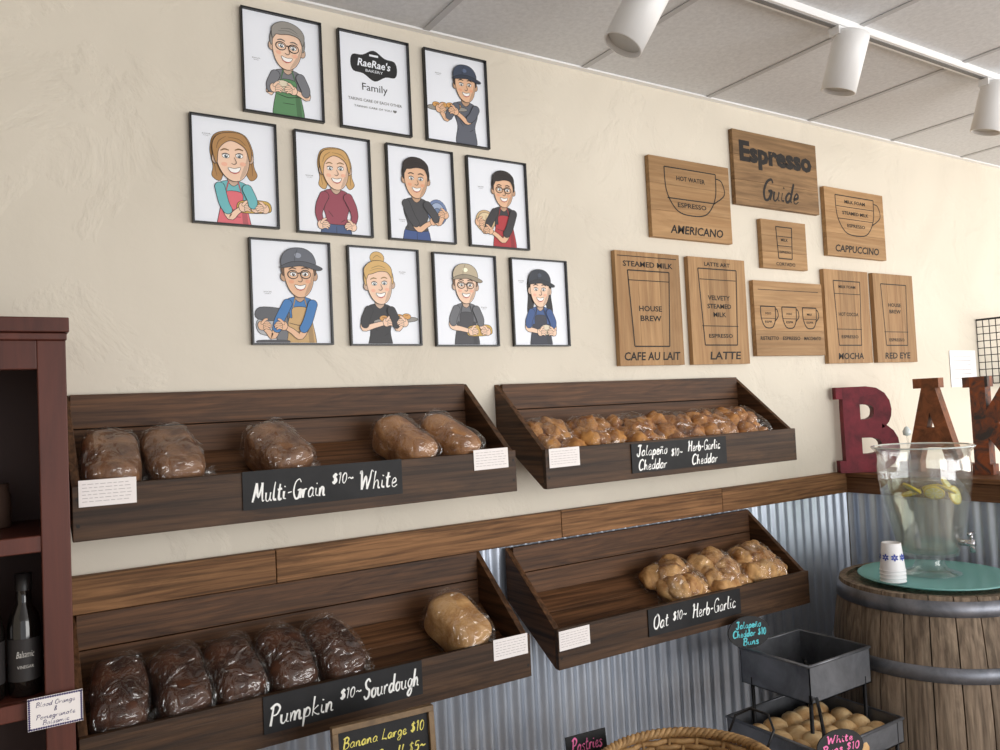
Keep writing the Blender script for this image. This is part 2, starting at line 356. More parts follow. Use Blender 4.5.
def card(xc,z,w=.11,h=.055,y=YF):
    b=MB();M=F(xc,y,z,0,0,random.uniform(-.01,.01));b.box(-w/2,w/2,-h/2,h/2,0,.0012,cardw,M)
    for i in range(6):
        x=-w*.44
        while x<w*.38:
            l=random.uniform(.006,.014);b.box(x,min(x+l,w*.44),h*(.34-.13*i)-.0006,h*(.34-.13*i)+.0006,.0012,.0014,inkf,M);x+=l+.003
    b.build('ingredient_card')
card(.203,ZT-.214);card(1.15,ZT-.216);card(1.40,ZT-.230);card(1.175,ZL-.219,y=YF+OL);card(1.392,ZL-.237,y=YF+OL)

# ---------------------------------------------------------------- bread
def crust(name,c1,c2,bs=45): return noisy(name,c1,c2,(16,16,16),1.2,7,.6,0,.45,bs,lo=.34,hi=.68,bdist=.004,dist=.7)
multi=crust('crust_multigrain',S(88,56,36),S(150,108,74),90)
whiteb=crust('crust_white',S(120,76,44),S(184,134,86),60)
pump=crust('crust_pumpkin',S(46,25,16),S(92,55,34),60)
sour=crust('crust_sourdough',S(164,118,70),S(216,174,120),60)
bunm=crust('crust_bun',S(196,148,92),S(236,208,160),30)
def loafgrid(b,M,L,W,H,m,amp,fr,seed,nu=18,nv=26,infl=0.,ridge=0.):
    v=[];f=[]
    for i in range(nu+1):
        t=-1+2*i/nu
        e=max(1-abs(t)**4.5,0)**.5 if abs(t)<1 else 0
        e=max(e,.02)
        for j in range(nv):
            a=2*math.pi*j/nv;c,s_=math.cos(a),math.sin(a)
            px=math.copysign(abs(c)**.62,c)*W/2;pz=math.copysign(abs(s_)**(.75 if s_>0 else .35),s_)*H/2
            if s_>0: px*=1+.10*math.sin(a)
            py=t*L/2
            k=.35+.65*e if e>.05 else e*2
            p=Vector((px*k*(1+infl),py*(1+infl),(pz*(.55+.45*e if e>.05 else e*3)*(1+infl))))
            q=noise.noise_vector(p*fr+Vector((seed,seed*1.7,0)))*amp
            if ridge and e>.05:
                rn=1-abs(noise.noise(Vector((p.x*24,p.y*13,p.z*24))+Vector((seed*3,0,seed))))*2.2
                q+=p.normalized()*ridge*rn
            p+=q
            v.append((p.x,p.y,max(p.z,-H/2-.001)+H/2))
    for i in range(nu):
        for j in range(nv): f.append((i*nv+j,i*nv+(j+1)%nv,(i+1)*nv+(j+1)%nv,(i+1)*nv+j))
    f.append(list(range(nv))[::-1]);f.append([nu*nv+j for j in range(nv)])
    b.add(v,f,m,M,True)
def loaf(x,zt,m,rz=0,L=.175,W=.115,H=.105,yc=-.128,seed=0,oy=0.):
    M=Matrix.Translation((x,yc+oy,slope_z(zt,yc)+.003))@Matrix.Rotation(SL,4,'X')@Matrix.Rotation(rz,4,'Z')
    b=MB();loafgrid(b,M,L,W,H,m,.007,16,seed)
    loafgrid(b,M,L,W,H,bag,.008,20,seed+5,44,60,.06,.007)
    v=[];f=[];n=19;px,py,pz=W*.44,-L*.36,H*.42
    for i in range(n):
        t=i/(n-1)*2-1;zz=.007*(i%2)
        v+=[(px+.004*(i%2),py+t*.008,pz+t*.006),(px+.018,py-.006+t*.024,pz*.8+t*.018+zz),(px+.030+zz,py-.008+t*.036,max(pz*.55+t*.03+zz,.004))]
    for i in range(n-1):
        f+=[(3*i,3*i+3,3*i+4,3*i+1),(3*i+1,3*i+4,3*i+5,3*i+2)]
    b.add(v,f,bag,M,True)
    b.tube([(px+.001,py+.008*math.cos(a),pz+.007*math.sin(a)) for a in [k*math.pi/5 for k in range(10)]],.0014,cardw,M,6,True)
    b.build('bagged_bread_loaf')
for i,(x,r) in enumerate([(.222,-.05),(.350,.08),(.595,.3),(.94,.35),(1.08,.4)]): loaf(x,ZT,multi if i<3 else whiteb,r,seed=i*3.1,L=.175 if i<3 else .185,W=.115 if i<3 else .105)
for i,(x,r) in enumerate([(.222,-.1),(.348,.12),(.468,.1),(.59,.15),(.71,.25)]): loaf(x,ZL,pump,r,seed=20+i*2.3,oy=OL)
loaf(1.07,ZL,sour,.25,.185,.125,.11,seed=44,oy=OL)
def rolls(x,zt,w,seed,m,r=.038,oy=0.):
    rnd=random.Random(seed);b=MB()
    M=Matrix.Translation((x,-.128+oy,slope_z(zt,-.128)+.003))@Matrix.Rotation(SL,4,'X')@Matrix.Rotation(rnd.uniform(-.1,.1),4,'Z')
    pos=[]
    nx=2
    for i in range(nx):
        for j in range(3): pos.append(((i+.5)/nx*w-w/2+rnd.uniform(-.012,.012),-.062+j*.06+rnd.uniform(-.01,.01),r*rnd.uniform(.7,.9),1.1))
    for i in range(nx+1):
        for j in range(2):
            if rnd.random()<.75: pos.append(((i+.5)/(nx+1)*w*.8-w*.4+rnd.uniform(-.014,.014),-.038+j*.06+rnd.uniform(-.012,.012),r*rnd.uniform(1.2,1.5),rnd.uniform(.75,1.)))
    for p in pos:
        v=[];f=[];rr=r*p[3]*rnd.uniform(.9,1.2);nu,nv=12,18;sd=rnd.uniform(0,50)
        sq=rnd.uniform(.62,.85);sx=rnd.uniform(.85,1.2)
        for a in range(nu+1):
            th=math.pi*a/nu
            for c in range(nv):
                ph=2*math.pi*c/nv
                d=Vector((math.sin(th)*math.cos(ph)*sx,math.sin(th)*math.sin(ph),math.cos(th)*sq))
                k=rr*(1+.3*noise.noise(d*2.0+Vector((sd,0,0)))+.06*noise.noise(d*7+Vector((sd,0,0))))
                q=d*k+Vector(p[:3]);v.append((q.x,max(min(q.y,.1),-.098),max(q.z,0)))
        for a in range(nu):
            for c in range(nv): f.append((a*nv+c,(a+1)*nv+c,(a+1)*nv+(c+1)%nv,a*nv+(c+1)%nv))
        b.add(v,f,m,M,True)
    nu,nv=44,34;v=[];f=[]
    for i in range(nu+1):
        for j in range(nv+1):
            s_=i/nu*2-1;t=j/nv*2-1
            e=(1-abs(s_)**3.5)*(1-abs(t)**3.5);e=max(e,0)**.45
            px=s_*(w/2+.014);py=t*.100
            rn=abs(noise.noise(Vector((px*24,py*24,seed))))
            z=e*(r*2.4)-.03*rn*e+.002
            v.append((px+.008*noise.noise(Vector((px*20,py*20,seed+9))),py,max(z,.001)))
    for i in range(nu):
        for j in range(nv): f.append((i*(nv+1)+j,(i+1)*(nv+1)+j,(i+1)*(nv+1)+j+1,i*(nv+1)+j+1))
    b.add(v,f,bag,M,True)
    b.build('bag_of_rolls')
c1=crust('crust_roll',S(124,70,30),S(210,154,86),50);c2=crust('crust_roll2',S(112,62,30),S(204,146,84),50);c3=crust('crust_roll3',S(140,88,42),S(226,182,122),50)
for i,x in enumerate([1.435,1.605,1.775]): rolls(x,ZT-.005,.145,3+i,c1,.037)
for i,x in enumerate([1.96,2.13,2.30]): rolls(x,ZT-.005,.145,13+i,c2,.037)
for i,x in enumerate([1.905,2.10,2.30]): rolls(x,ZL-.006,.165,23+i,c3,.045,OL)

# ---------------------------------------------------------------- portrait posters
PW,PH=.224,.286
def cm(rgb): return mat('print_%d_%d_%d'%rgb,S(*rgb),.5)
K=(25,22,22)
YB=-1.37
def TT(x,y): return (x*.11,max(min(y*1.08-.05,1.37),YB)*.1)
class Draw:
    def __init__(s,b,M): s.b=b;s.M=M;s.z=.0042
    def up(s): s.z+=6e-5
    def shape(s,pts,c,ol=.014):
        pts=[TT(p[0],p[1]) for p in pts];n=len(pts)
        a=sum(pts[i][0]*pts[(i+1)%n][1]-pts[(i+1)%n][0]*pts[i][1] for i in range(n))
        if a<0: pts=pts[::-1]
        if ol:
            o=[]
            for i in range(n):
                p,q=pts[i-1],pts[(i+1)%n];dx,dy=q[0]-p[0],q[1]-p[1];l=math.hypot(dx,dy) or 1
                o.append((pts[i][0]+dy/l*ol*.1,max(pts[i][1]-dx/l*ol*.1,YB*.1)))
            s.up();s.b.flat(o,s.z,cm(K),s.M)
        s.up();s.b.flat(pts,s.z,cm(c),s.M)
    def sp(s,pts,c,ol=.014): s.shape(spl(pts),c,ol)
    def el(s,x,y,rx,ry,c,ol=.012,rot=0): s.shape(ell(x,y,rx,ry,20,rot),c,ol)
    def line(s,pts,w,c=K):
        s.up();p=spl(pts,4,False);n=len(p)
        s.b.stroke([TT(a[0],a[1]) for a in p],[w*.1*(.5+.5*math.sin(math.pi*min(max(i/(n-1),.1),.9))) for i in range(n)],s.z,cm(c),s.M)
    def limb(s,pts,ws,c,ol=.014):
        p=spl([(a[0],a[1],w) for a,w in zip(pts,ws)],4,False)
        for (col,o) in ((K,ol),(c,0)):
            s.up();s.b.stroke([TT(a[0],a[1]) for a in p],[(a[2]+o)*.215 for a in p],s.z,cm(col),s.M)
            for a in (p[0],p[-1]): s.b.flat([TT(x,y) for x,y in ell(a[0],a[1],a[2]+o,a[2]+o,14)],s.z+(2e-6 if a is p[0] else 3e-6),cm(col),s.M)
def shade(c,k): return tuple(int(max(0,min(255,x*k))) for x in c)
def hand(d,x,y,dx,sk):
    d.sp([(x-.1,y+.02),(x-.05,y+.1),(x+.06,y+.09),(x+.1,y-.02),(x+.04,y-.1),(x-.06,y-.09)],sk)
    for i,l in enumerate((.13,.16,.15,.11)):
        yy=y+.07-.045*i
        d.limb([(x+dx*.05,yy),(x+dx*(.05+l*.6),yy+.012),(x+dx*(.05+l),yy-.015)],[.022,.022,.017],sk,.008)
    d.limb([(x,y+.06),(x+dx*.07,y+.14),(x+dx*.12,y+.16)],[.03,.028,.02],sk,.008)
def person(d,hx,hy,hs,skin,hair,style,shirt,apron,item=None,ix=0,iy=0,glasses=False,beard=False,cap=None,tilt=0.,sleeve=.55,pants=None):
    X=lambda x,y:(hx+hs*(x*math.cos(tilt)-y*math.sin(tilt)),hy+hs*(x*math.sin(tilt)+y*math.cos(tilt)))
    H=lambda pts:[X(*p) for p in pts]
    sh=shade(skin,.84)
    if style in('long','bob'):
        l=-.95 if style=='long' else -.55
        d.sp(H([(0,.66),(.36,.56),(.5,.2),(.48,-.2),(.53,l*.8),(.36,l),(.2,-.3),(-.2,-.3),(-.36,l),(-.53,l*.8),(-.48,-.2),(-.5,.2),(-.36,.56)]),hair)
        for q in (-.42,.42): d.line(H([(q,.2),(q*1.05,-.2),(q,l*.8)]),.02,shade(hair,.7))
    if style=='bun': d.el(*X(.05,.8),.22*hs,.19*hs,hair);d.line(H([(-.08,.8),(.05,.88),(.18,.8)]),.02,shade(hair,.7))
    by=hy-.55*hs
    if pants: d.sp([(hx-.34,by-.85),(hx+.30,by-.85),(hx+.32,by-1.7),(hx-.38,by-1.7)],pants);d.line([(hx-.02,by-1.0),(hx-.02,by-1.3)],.02,shade(pants,.6))
    tb=1.3 if not pants else .92
    d.sp([(hx-.12,by-.02),(hx-.35,by-.12),(hx-.39,by-.4),(hx-.29,by-.75),(hx-.33,by-tb),(hx+.29,by-tb),(hx+.27,by-.75),(hx+.37,by-.4),(hx+.33,by-.12),(hx+.12,by-.02)],shirt)
    d.sp([(hx-.26,by-.3),(hx-.32,by-.6),(hx-.26,by-.86),(hx-.31,by-.86),(hx-.30,by-.7),(hx-.36,by-.4)],shade(shirt,.78),0)
    d.sp([(hx-.11,by+.12),(hx+.11,by+.12),(hx+.12,by-.04),(hx,by-.14),(hx-.12,by-.04)],sh)
    if apron:
        d.sp([(hx-.18,by-.3),(hx+.18,by-.3),(hx+.21,by-.55),(hx+.29,by-.62),(hx+.35,by-1.4),(hx-.37,by-1.4),(hx-.30,by-.62),(hx-.21,by-.55)],apron)
        d.sp([(hx+.18,by-.62),(hx+.28,by-.66),(hx+.33,by-1.3),(hx+.22,by-1.3)],shade(apron,.82),0)
        d.line([(hx-.18,by-.3),(hx-.13,by-.1),(hx-.1,by-.02)],.035,shade(apron,.8));d.line([(hx+.18,by-.3),(hx+.13,by-.1),(hx+.1,by-.02)],.035,shade(apron,.8))
        d.line([(hx-.29,by-.68),(hx,by-.74),(hx+.28,by-.68)],.02);d.line([(hx-.15,by-.9),(hx+.15,by-.9)],.015)
    else:
        d.line([(hx-.22,by-.6),(hx-.1,by-.75)],.015);d.line([(hx+.1,by-.88),(hx+.22,by-.8)],.015)
    if item=='tray':
        d.sp([(ix-.52,iy+.02),(ix+.5,iy+.1),(ix+.56,iy),(ix-.46,iy-.1)],(150,146,140))
        for q in range(4): d.el(ix-.33+.22*q,iy+.06+.02*q,.12,.075,(214,160,92));d.line([(ix-.38+.22*q,iy+.08+.02*q),(ix-.28+.22*q,iy+.09+.02*q)],.02,(150,96,44))
    elif item=='plate':
        d.el(ix,iy,.3,.36,(110,130,170));d.el(ix,iy,.22,.27,(160,176,204));d.el(ix,iy,.1,.12,(110,128,160))
    elif item=='round':
        d.el(ix,iy,.32,.32,(206,178,136));d.el(ix,iy,.25,.25,(226,206,168));d.line([(ix-.18,iy),(ix+.18,iy+.03)],.02,(140,100,60));d.line([(ix,iy-.18),(ix+.03,iy+.18)],.02,(140,100,60))
    elif item=='mixer':
        d.sp([(ix-.3,iy-.25),(ix+.28,iy-.25),(ix+.3,iy+.1),(ix-.34,iy+.1)],(176,178,182));d.sp([(ix-.36,iy+.12),(ix+.34,iy+.1),(ix+.36,iy+.34),(ix-.3,iy+.4)],(90,92,98));d.sp([(ix+.1,iy-.45),(ix+.34,iy-.4),(ix+.36,iy+.2),(ix+.2,iy+.2)],(110,112,118));d.sp([(ix-.34,iy-.42),(ix+.36,iy-.42),(ix+.3,iy-.5),(ix-.3,iy-.5)],(80,80,86))
        d.line([(ix-.2,iy-.1),(ix-.18,iy+.05)],.03,(240,240,240))
    elif item=='loaf':
        d.sp([(ix-.4,iy-.1),(ix-.3,iy+.1),(ix+.3,iy+.14),(ix+.42,iy-.04),(ix+.3,iy-.14),(ix-.25,iy-.18)],(206,168,84));d.line([(ix-.2,iy+.02),(ix-.1,iy-.1)],.02,(120,80,30));d.line([(ix,iy+.05),(ix+.1,iy-.08)],.02,(120,80,30))
    elif item=='dough':
        d.sp([(ix-.2,iy-.1),(ix-.22,iy+.1),(ix,iy+.18),(ix+.22,iy+.08),(ix+.18,iy-.1)],(226,214,190));d.line([(ix-.1,iy),(ix+.1,iy+.04)],.02,(150,130,100))
    for sd in(-1,1):
        sx=hx+sd*.32;sy=by-.22;hxx=ix+sd*(.26 if item in('tray','loaf','mixer') else .24) if item else hx+sd*.42;hyy=iy-.05 if item else by-.98
        if item in('plate','round') and sd*(ix-hx)<0: hyy-=.22;hxx-=sd*.1
        ex=hx+sd*.48;ey=by-.68
        if item and abs(hxx-sx)>.5: ex=(sx+hxx)/2+sd*.05;ey=min(sy,hyy)-.26
        d.limb([(sx,sy),((sx+ex)/2+sd*.03,(sy+ey)/2),(ex,ey),((ex+hxx)/2,(ey+hyy)/2),(hxx,hyy)],[.10,.09,.074,.062,.05],skin)
        if sleeve>.8: d.limb([(sx,sy),((sx+ex)/2+sd*.03,(sy+ey)/2),(ex,ey),(ex*.4+hxx*.6,ey*.4+hyy*.6)],[.12,.11,.09,.075],shirt)
        else: d.limb([(sx,sy+.02),((sx+ex)/2+sd*.03,(sy+ey)/2),(sx*.25+ex*.75,sy*.25+ey*.75)],[.115,.115,.105],shirt)
        hand(d,hxx,hyy,-sd,skin)
    for sd in(-1,1): d.el(*X(sd*.41,-.02),.08*hs,.12*hs,sh)
    if style in('short','bun','pony','cap'): d.sp(H([(0,.66),(.34,.58),(.46,.25),(.42,.0),(.3,.2),(-.3,.2),(-.42,0),(-.46,.25),(-.34,.58)]),hair)
    d.sp(H([(0,.52),(.26,.48),(.38,.2),(.37,-.12),(.27,-.4),(.1,-.56),(-.1,-.56),(-.27,-.4),(-.37,-.12),(-.38,.2),(-.26,.48)]),skin)
    d.sp(H([(.36,.1),(.36,-.12),(.26,-.39),(.1,-.54),(.2,-.3),(.3,-.1)]),sh,0)
    if beard: d.sp(H([(-.36,-.08),(-.27,-.42),(-.1,-.58),(.1,-.58),(.27,-.42),(.36,-.08),(.26,-.2),(.12,-.14),(0,-.18),(-.12,-.14),(-.26,-.2)]),shade(hair,1.1),0)
    for sd in(-1,1):
        d.el(*X(sd*.16,.04),.08*hs,.048*hs,(250,250,250),.01);d.el(*X(sd*.155,.035),.04*hs,.042*hs,(60,80,90) if sum(hair)>300 else (50,32,22),0);d.el(*X(sd*.145,.05),.014*hs,.014*hs,(255,255,255),0)
        d.line(H([(sd*.25,.08),(sd*.16,.105),(sd*.07,.07)]),.02)
        d.line(H([(sd*.27,.17),(sd*.17,.21),(sd*.07,.18)]),.04*hs,shade(hair,.7))
        d.el(*X(sd*.22,-.16),.07*hs,.05*hs,tuple(min(255,int(a*k)) for a,k in zip(skin,(1.0,.9,.88))),0)
        if glasses:
            o=ell(*X(sd*.17,.03),.135*hs,.11*hs,18);d.line(o+[o[0]],.03)
    if glasses: d.line(H([(-.04,.05),(0,.07),(.04,.05)]),.03)
    d.line(H([(.03,.0),(.07,-.12),(.01,-.17),(-.05,-.14)]),.025,shade(skin,.55))
    d.sp(H([(-.14,-.25),(0,-.275),(.14,-.25),(.09,-.345),(0,-.37),(-.09,-.345)]),(250,248,245),.012);d.line(H([(-.11,-.35),(0,-.39),(.11,-.35)]),.03,(184,84,80))
    if cap:
        d.sp(H([(-.43,.26),(-.41,.54),(-.18,.72),(.18,.72),(.41,.54),(.43,.26),(0,.34)]),cap);d.sp(H([(-.5,.22),(-.2,.36),(.2,.36),(.62,.2),(.5,.14),(.1,.26),(-.2,.24)]),shade(cap,.8));d.el(*X(0,.54),.09*hs,.07*hs,shade(cap,1.5),0);d.line(H([(0,.72),(-.08,.5),(-.1,.34)]),.015,shade(cap,.6))
    elif style in('long','bob'):
        d.sp(H([(-.1,.6),(.3,.56),(.45,.2),(.4,-.1),(.32,.24),(.0,.42),(-.3,.22),(-.4,-.14),(-.45,.24),(-.34,.5)]),hair);d.line(H([(-.05,.5),(.2,.45),(.34,.3)]),.02,shade(hair,.7));d.line(H([(-.1,.52),(-.28,.4),(-.36,.22)]),.02,shade(hair,.7))
    else:
        d.sp(H([(-.4,.2),(-.42,.5),(-.16,.7),(.2,.68),(.42,.48),(.41,.18),(.3,.36),(.05,.4),(-.2,.34),(-.32,.32)]),hair);d.line(H([(-.2,.5),(.05,.56),(.25,.48)]),.02,shade(hair,.7));d.line(H([(-.26,.42),(0,.48),(.3,.42)]),.015,shade(hair,.75))
def poster(xc,zc):
    b=MB();M=F(xc,-.001,zc);w,h=PW/2,PH/2;t=.0045
    b.box(-w,w,-h,-h+t,0,.014,blackp,M);b.box(-w,w,h-t,h,0,.014,blackp,M);b.box(-w,-w+t,-h+t,h-t,0,.014,blackp,M);b.box(w-t,w,-h+t,h-t,0,.014,blackp,M)
    b.box(-w+t,w-t,-h+t,h-t,0,.004,white,M)
    return b,M
SK=(242,206,180);SK2=(230,186,152)
PP=[((.694,2.563),dict(hx=.12,hy=.52,hs=.95,skin=SK,hair=(150,146,140),style='short',shirt=(120,122,128),apron=(92,140,96),item='dough',ix=.0,iy=-.5,glasses=True,tilt=-.08),(-.72,.1)),
 ((1.241,2.561),dict(hx=.3,hy=.5,hs=.82,skin=SK2,hair=(60,44,36),style='cap',shirt=(92,96,108),apron=None,item='tray',ix=-.32,iy=-.25,cap=(62,72,92),tilt=.05),(-.6,.75)),
 ((.555,2.251),dict(hx=-.05,hy=.4,hs=1.,skin=SK,hair=(176,132,80),style='bob',shirt=(110,184,190),apron=(224,110,120),item='loaf',ix=.42,iy=-.75,tilt=.1),(-.7,.95)),
 ((.828,2.247),dict(hx=.05,hy=.45,hs=.9,skin=SK,hair=(206,164,104),style='bob',shirt=(150,70,86),apron=None,sleeve=.9,pants=(70,90,130),tilt=.08),(-.7,.2)),
 ((1.103,2.247),dict(hx=-.15,hy=.45,hs=.88,skin=SK2,hair=(40,30,26),style='short',shirt=(66,66,70),apron=None,item='plate',ix=.48,iy=-.4,pants=(60,84,140)),(-.65,-.8)),
 ((1.376,2.246),dict(hx=.2,hy=.45,hs=.84,skin=SK2,hair=(36,28,26),style='short',shirt=(50,48,52),apron=(178,48,56),item='round',ix=-.45,iy=-.5,glasses=True),(-.6,.5)),
 ((.695,1.937),dict(hx=.2,hy=.48,hs=.95,skin=SK2,hair=(104,78,58),style='cap',shirt=(58,120,182),apron=(200,164,112),item='mixer',ix=-.5,iy=-.75,glasses=True,cap=(98,102,112),tilt=.05),(-.65,.0)),
 ((.970,1.935),dict(hx=-.15,hy=.36,hs=.9,skin=SK,hair=(214,176,112),style='bun',shirt=(44,44,48),apron=None,item='tray',ix=.28,iy=-.6,tilt=.1),(.6,.75)),
 ((1.242,1.933),dict(hx=.0,hy=.45,hs=.86,skin=SK,hair=(120,84,56),style='cap',shirt=(104,106,112),apron=(64,64,70),item='loaf',ix=.4,iy=-.8,glasses=True,cap=(190,176,150)),(.65,-.2)),
 ((1.522,1.933),dict(hx=.0,hy=.42,hs=.86,skin=SK,hair=(34,28,30),style='long',shirt=(52,84,140),apron=(46,50,66),item='dough',ix=.2,iy=-.8,cap=(44,50,62)),(-.7,.7))]
for (c,kw,cap_) in PP:
    b,M=poster(*c);d=Draw(b,M);person(d,**kw)
    b.text('BAKER',inkg,M,.01,.0045,cap_[0]*.1,cap_[1]*.1,.022,.0028);b.text('FAMILY',inkg,M,.01,.0045,cap_[0]*.1,cap_[1]*.1-.005,.016,.0022)
    b.build('framed_caricature_portrait')
b,M=poster(.967,2.561)
blk=cm((30,30,32))
b.flat([(x,y+.055) for x,y in spl([(-.074,0),(-.066,.024),(-.035,.028),(0,.046),(.035,.028),(.066,.024),(.074,0),(.066,-.024),(.035,-.028),(0,-.046),(-.035,-.028),(-.066,-.024)],4)],.0044,blk,M)
b.text("RaeRae's",white,M,.02,.0048,0,.06,.105,.024,.2,.0004);b.text('BAKERY',white,M,.02,.0048,0,.038,.055,.008)
b.box(-.014,.014,.082,.088,.0044,.0048,white,M)
b.text('Family',blk,M,.02,.0045,0,-.015,.08,.028);b.text('TAKING CARE OF EACH OTHER',inkg,M,.02,.0045,0,-.052,.17,.0085,0,.0003);b.text('TAKING CARE OF YOU ♥',inkg,M,.02,.0045,0,-.072,.135,.0085,0,.0003)
b.build('framed_logo_poster')

# ---------------------------------------------------------------- espresso guide signs
def sign(xc,zc,w,h,vert,fn,m=None,rot=0.):
    b=MB();M=F(xc,-.001,zc,0,0,rot);n=3
    for i in range(n):
        if vert: b.box(-w/2+w/n*i+.0004,-w/2+w/n*(i+1)-.0004,-h/2,h/2,0,.02,oaky,M)
        else: b.box(-w/2,w/2,-h/2+h/n*i+.0004,-h/2+h/n*(i+1)-.0004,0,.02,m or oakx,M)
    fn(b,M);return b.build('wooden_coffee_sign',.001)
Z=.0206
def T(b,M,t,x,y,w,h,sh=0.,bold=0.0004): b.text(t,burn,M,.02,Z,x,y,w,h,sh,bold)
def St(b,M,pts,wd=.0045,sm=False): b.stroke(spl(pts,6,False) if sm else pts,wd,Z,burn,M)
def bowl(b,M,cx,cy,w,h,handle=True):
    St(b,M,[(cx-w/2,cy+h/2),(cx+w/2,cy+h/2)])
    St(b,M,[(cx-w/2,cy+h/2),(cx-w*.48,cy),(cx-w*.36,cy-h*.34),(cx-w*.18,cy-h/2),(cx+w*.18,cy-h/2),(cx+w*.36,cy-h*.34),(cx+w*.48,cy),(cx+w/2,cy+h/2)],sm=True)
    if handle: St(b,M,[(cx+w/2,cy+h*.4),(cx+w*.62,cy+h*.34),(cx+w*.66,cy+h*.05),(cx+w*.44,cy-h*.18)],sm=True)
def glassc(b,M,cx,cy,w,h,levels=()):
    St(b,M,[(cx-w/2,cy+h/2),(cx+w/2,cy+h/2)]);St(b,M,[(cx+w/2,cy+h/2),(cx+w*.42,cy-h/2)]);St(b,M,[(cx+w*.42,cy-h/2),(cx-w*.42,cy-h/2)]);St(b,M,[(cx-w*.42,cy-h/2),(cx-w/2,cy+h/2)])
    for l in levels: St(b,M,[(cx-w*.47,cy+l*h),(cx+w*.47,cy+l*h)],.003)
def s_am(b,M):
    bowl(b,M,.0,.03,.27,.17);T(b,M,'HOT WATER',-.0,.078,.15,.018);St(b,M,[(-.125,.0),(.125,.0)]);T(b,M,'ESPRESSO',0,-.022,.15,.018);T(b,M,'AMERICANO',.02,-.115,.28,.032,.15)
def s_eg(b,M):
    b.text('Espresso',burn,M,.02,Z,0,.055,.45,.11,0,.0010)
    b.hand('Guide',burn,M,.01,-.075,.23,.085,.011,Z,.3)
def s_ca(b,M):
    bowl(b,M,-.0,.035,.28,.17);T(b,M,'MILK FOAM',-.0,.095,.15,.016);St(b,M,[(-.135,.072),(.135,.072)],.003);T(b,M,'STEAMED MILK',-.0,.045,.19,.016);St(b,M,[(-.13,.018),(.13,.018)],.003);T(b,M,'ESPRESSO',-.0,-.01,.13,.015);T(b,M,'CAPPUCCINO',0,-.115,.32,.032,.15)
def s_sm(b,M):
    glassc(b,M,0,.008,.1,.13,(.2,-.1));T(b,M,'MILK',0,.02,.045,.012);T(b,M,'ESPRESSO',0,-.03,.07,.01);T(b,M,'CORTADO',0,-.08,.12,.014)
def s_caf(b,M):
    St(b,M,[(-.145,.185),(.14,.185)],.003)
    glassc(b,M,.0,-.0,.2,.27,());T(b,M,'STEAMED MILK',-.0,.158,.24,.02);St(b,M,[(-.1,.1),(.1,.1)],.003);T(b,M,'HOUSE',.0,-.0,.11,.02);T(b,M,'BREW',.0,-.035,.1,.02);T(b,M,'CAFE AU LAIT',.0,-.17,.27,.03,.1)
def s_lat(b,M):
    glassc(b,M,.0,.015,.21,.29,(.36,-.25));T(b,M,'LATTE ART',0,.178,.14,.015);T(b,M,'VELVETY',0,.05,.12,.018);T(b,M,'STEAMED',0,.018,.13,.018);T(b,M,'MILK',0,-.014,.07,.018);T(b,M,'ESPRESSO',0,-.095,.13,.015);T(b,M,'LATTE',.02,-.17,.17,.03,.1)
def s_w(b,M):
    for i,x in enumerate((-.135,-.005,.125)):
        bowl(b,M,x,.005,.09,.085);St(b,M,[(x-.04,-.0),(x+.04,-.0)],.0025);T(b,M,'ESPR',x,-.014,.045,.009);T(b,M,'MILK' if i==2 else 'H2O',x,.02,.035,.009)
    T(b,M,'RISTRETTO',-.135,-.08,.11,.015,.1);T(b,M,'ESPRESSO',0,-.08,.11,.015,.1);T(b,M,'MACCHIATO',.135,-.08,.11,.015,.1);St(b,M,[(-.19,.115),(.19,.115)],.0025)
def s_mo(b,M):
    glassc(b,M,.0,.015,.19,.28,(.3,-.25));T(b,M,'HOT COCOA',0,.01,.14,.016);T(b,M,'ESPRESSO',0,-.088,.12,.014);T(b,M,'MILK FOAM',0,.13,.12,.013);T(b,M,'MOCHA',.0,-.172,.18,.028,.1)
def s_re(b,M):
    glassc(b,M,.0,.015,.2,.28,(-.28,));T(b,M,'HOUSE',0,.06,.1,.017);T(b,M,'BREW',0,.03,.09,.017);T(b,M,'ESPRESSO',0,-.1,.12,.014);T(b,M,'RED EYE',.0,-.172,.2,.028,.1)
sign(2.235,2.338,.42,.30,False,s_am);sign(2.74,2.502,.52,.30,False,s_eg,oakd);sign(3.255,2.333,.43,.30,False,s_ca);sign(2.757,2.206,.28,.198,False,s_sm)
sign(1.995,1.924,.31,.405,True,s_caf);sign(2.35,1.924,.31,.405,True,s_lat);sign(2.764,1.902,.43,.302,False,s_w);sign(3.158,1.919,.315,.405,True,s_mo);sign(3.51,1.919,.315,.405,True,s_re)

# ---------------------------------------------------------------- track lights
b=MB();b.box(.9,5.2,-.668,-.632,ZC-.024,ZC,trackw);b.box(.9,5.2,-.658,-.642,ZC-.026,ZC-.024,mat('slot',S(120,120,120)))
b.build('ceiling_track_rail')
lens=mat('lamp_inside',S(200,200,196),.3)
def spot(x,zc,dirv,y=-.65):
    b=MB();d=Vector(dirv).normalized();q=Vector((0,0,-1)).rotation_difference(d).to_matrix().to_4x4()
    M=Matrix.Translation((x,y,zc))@q
    r=.053;L=.092
    b.lathe([(.0,L),(r-.012,L),(r-.003,L-.004),(r,L-.015),(r,-L),(r-.005,-L),(r-.006,-L+.05),(0.0,-L+.055)],trackw,M,32)
    b.lathe([(r-.008,-L+.012),(0,-L+.018)],lens,M,32)
    top=M@Vector((0,0,.05))
    b.box(x-.05,x+.05,y-.018,y+.018,ZC-.052,ZC-.0265,trackw)
    b.tube([(x,y,ZC-.05),(x,y,(ZC-.05+top.z)/2),(top.x,top.y,top.z)],.009,trackw)
    b.tube([(x-.03,y,ZC-.05),(x-.03,y,ZC-.08)],.01,trackw)
    b.build('track_spotlight')
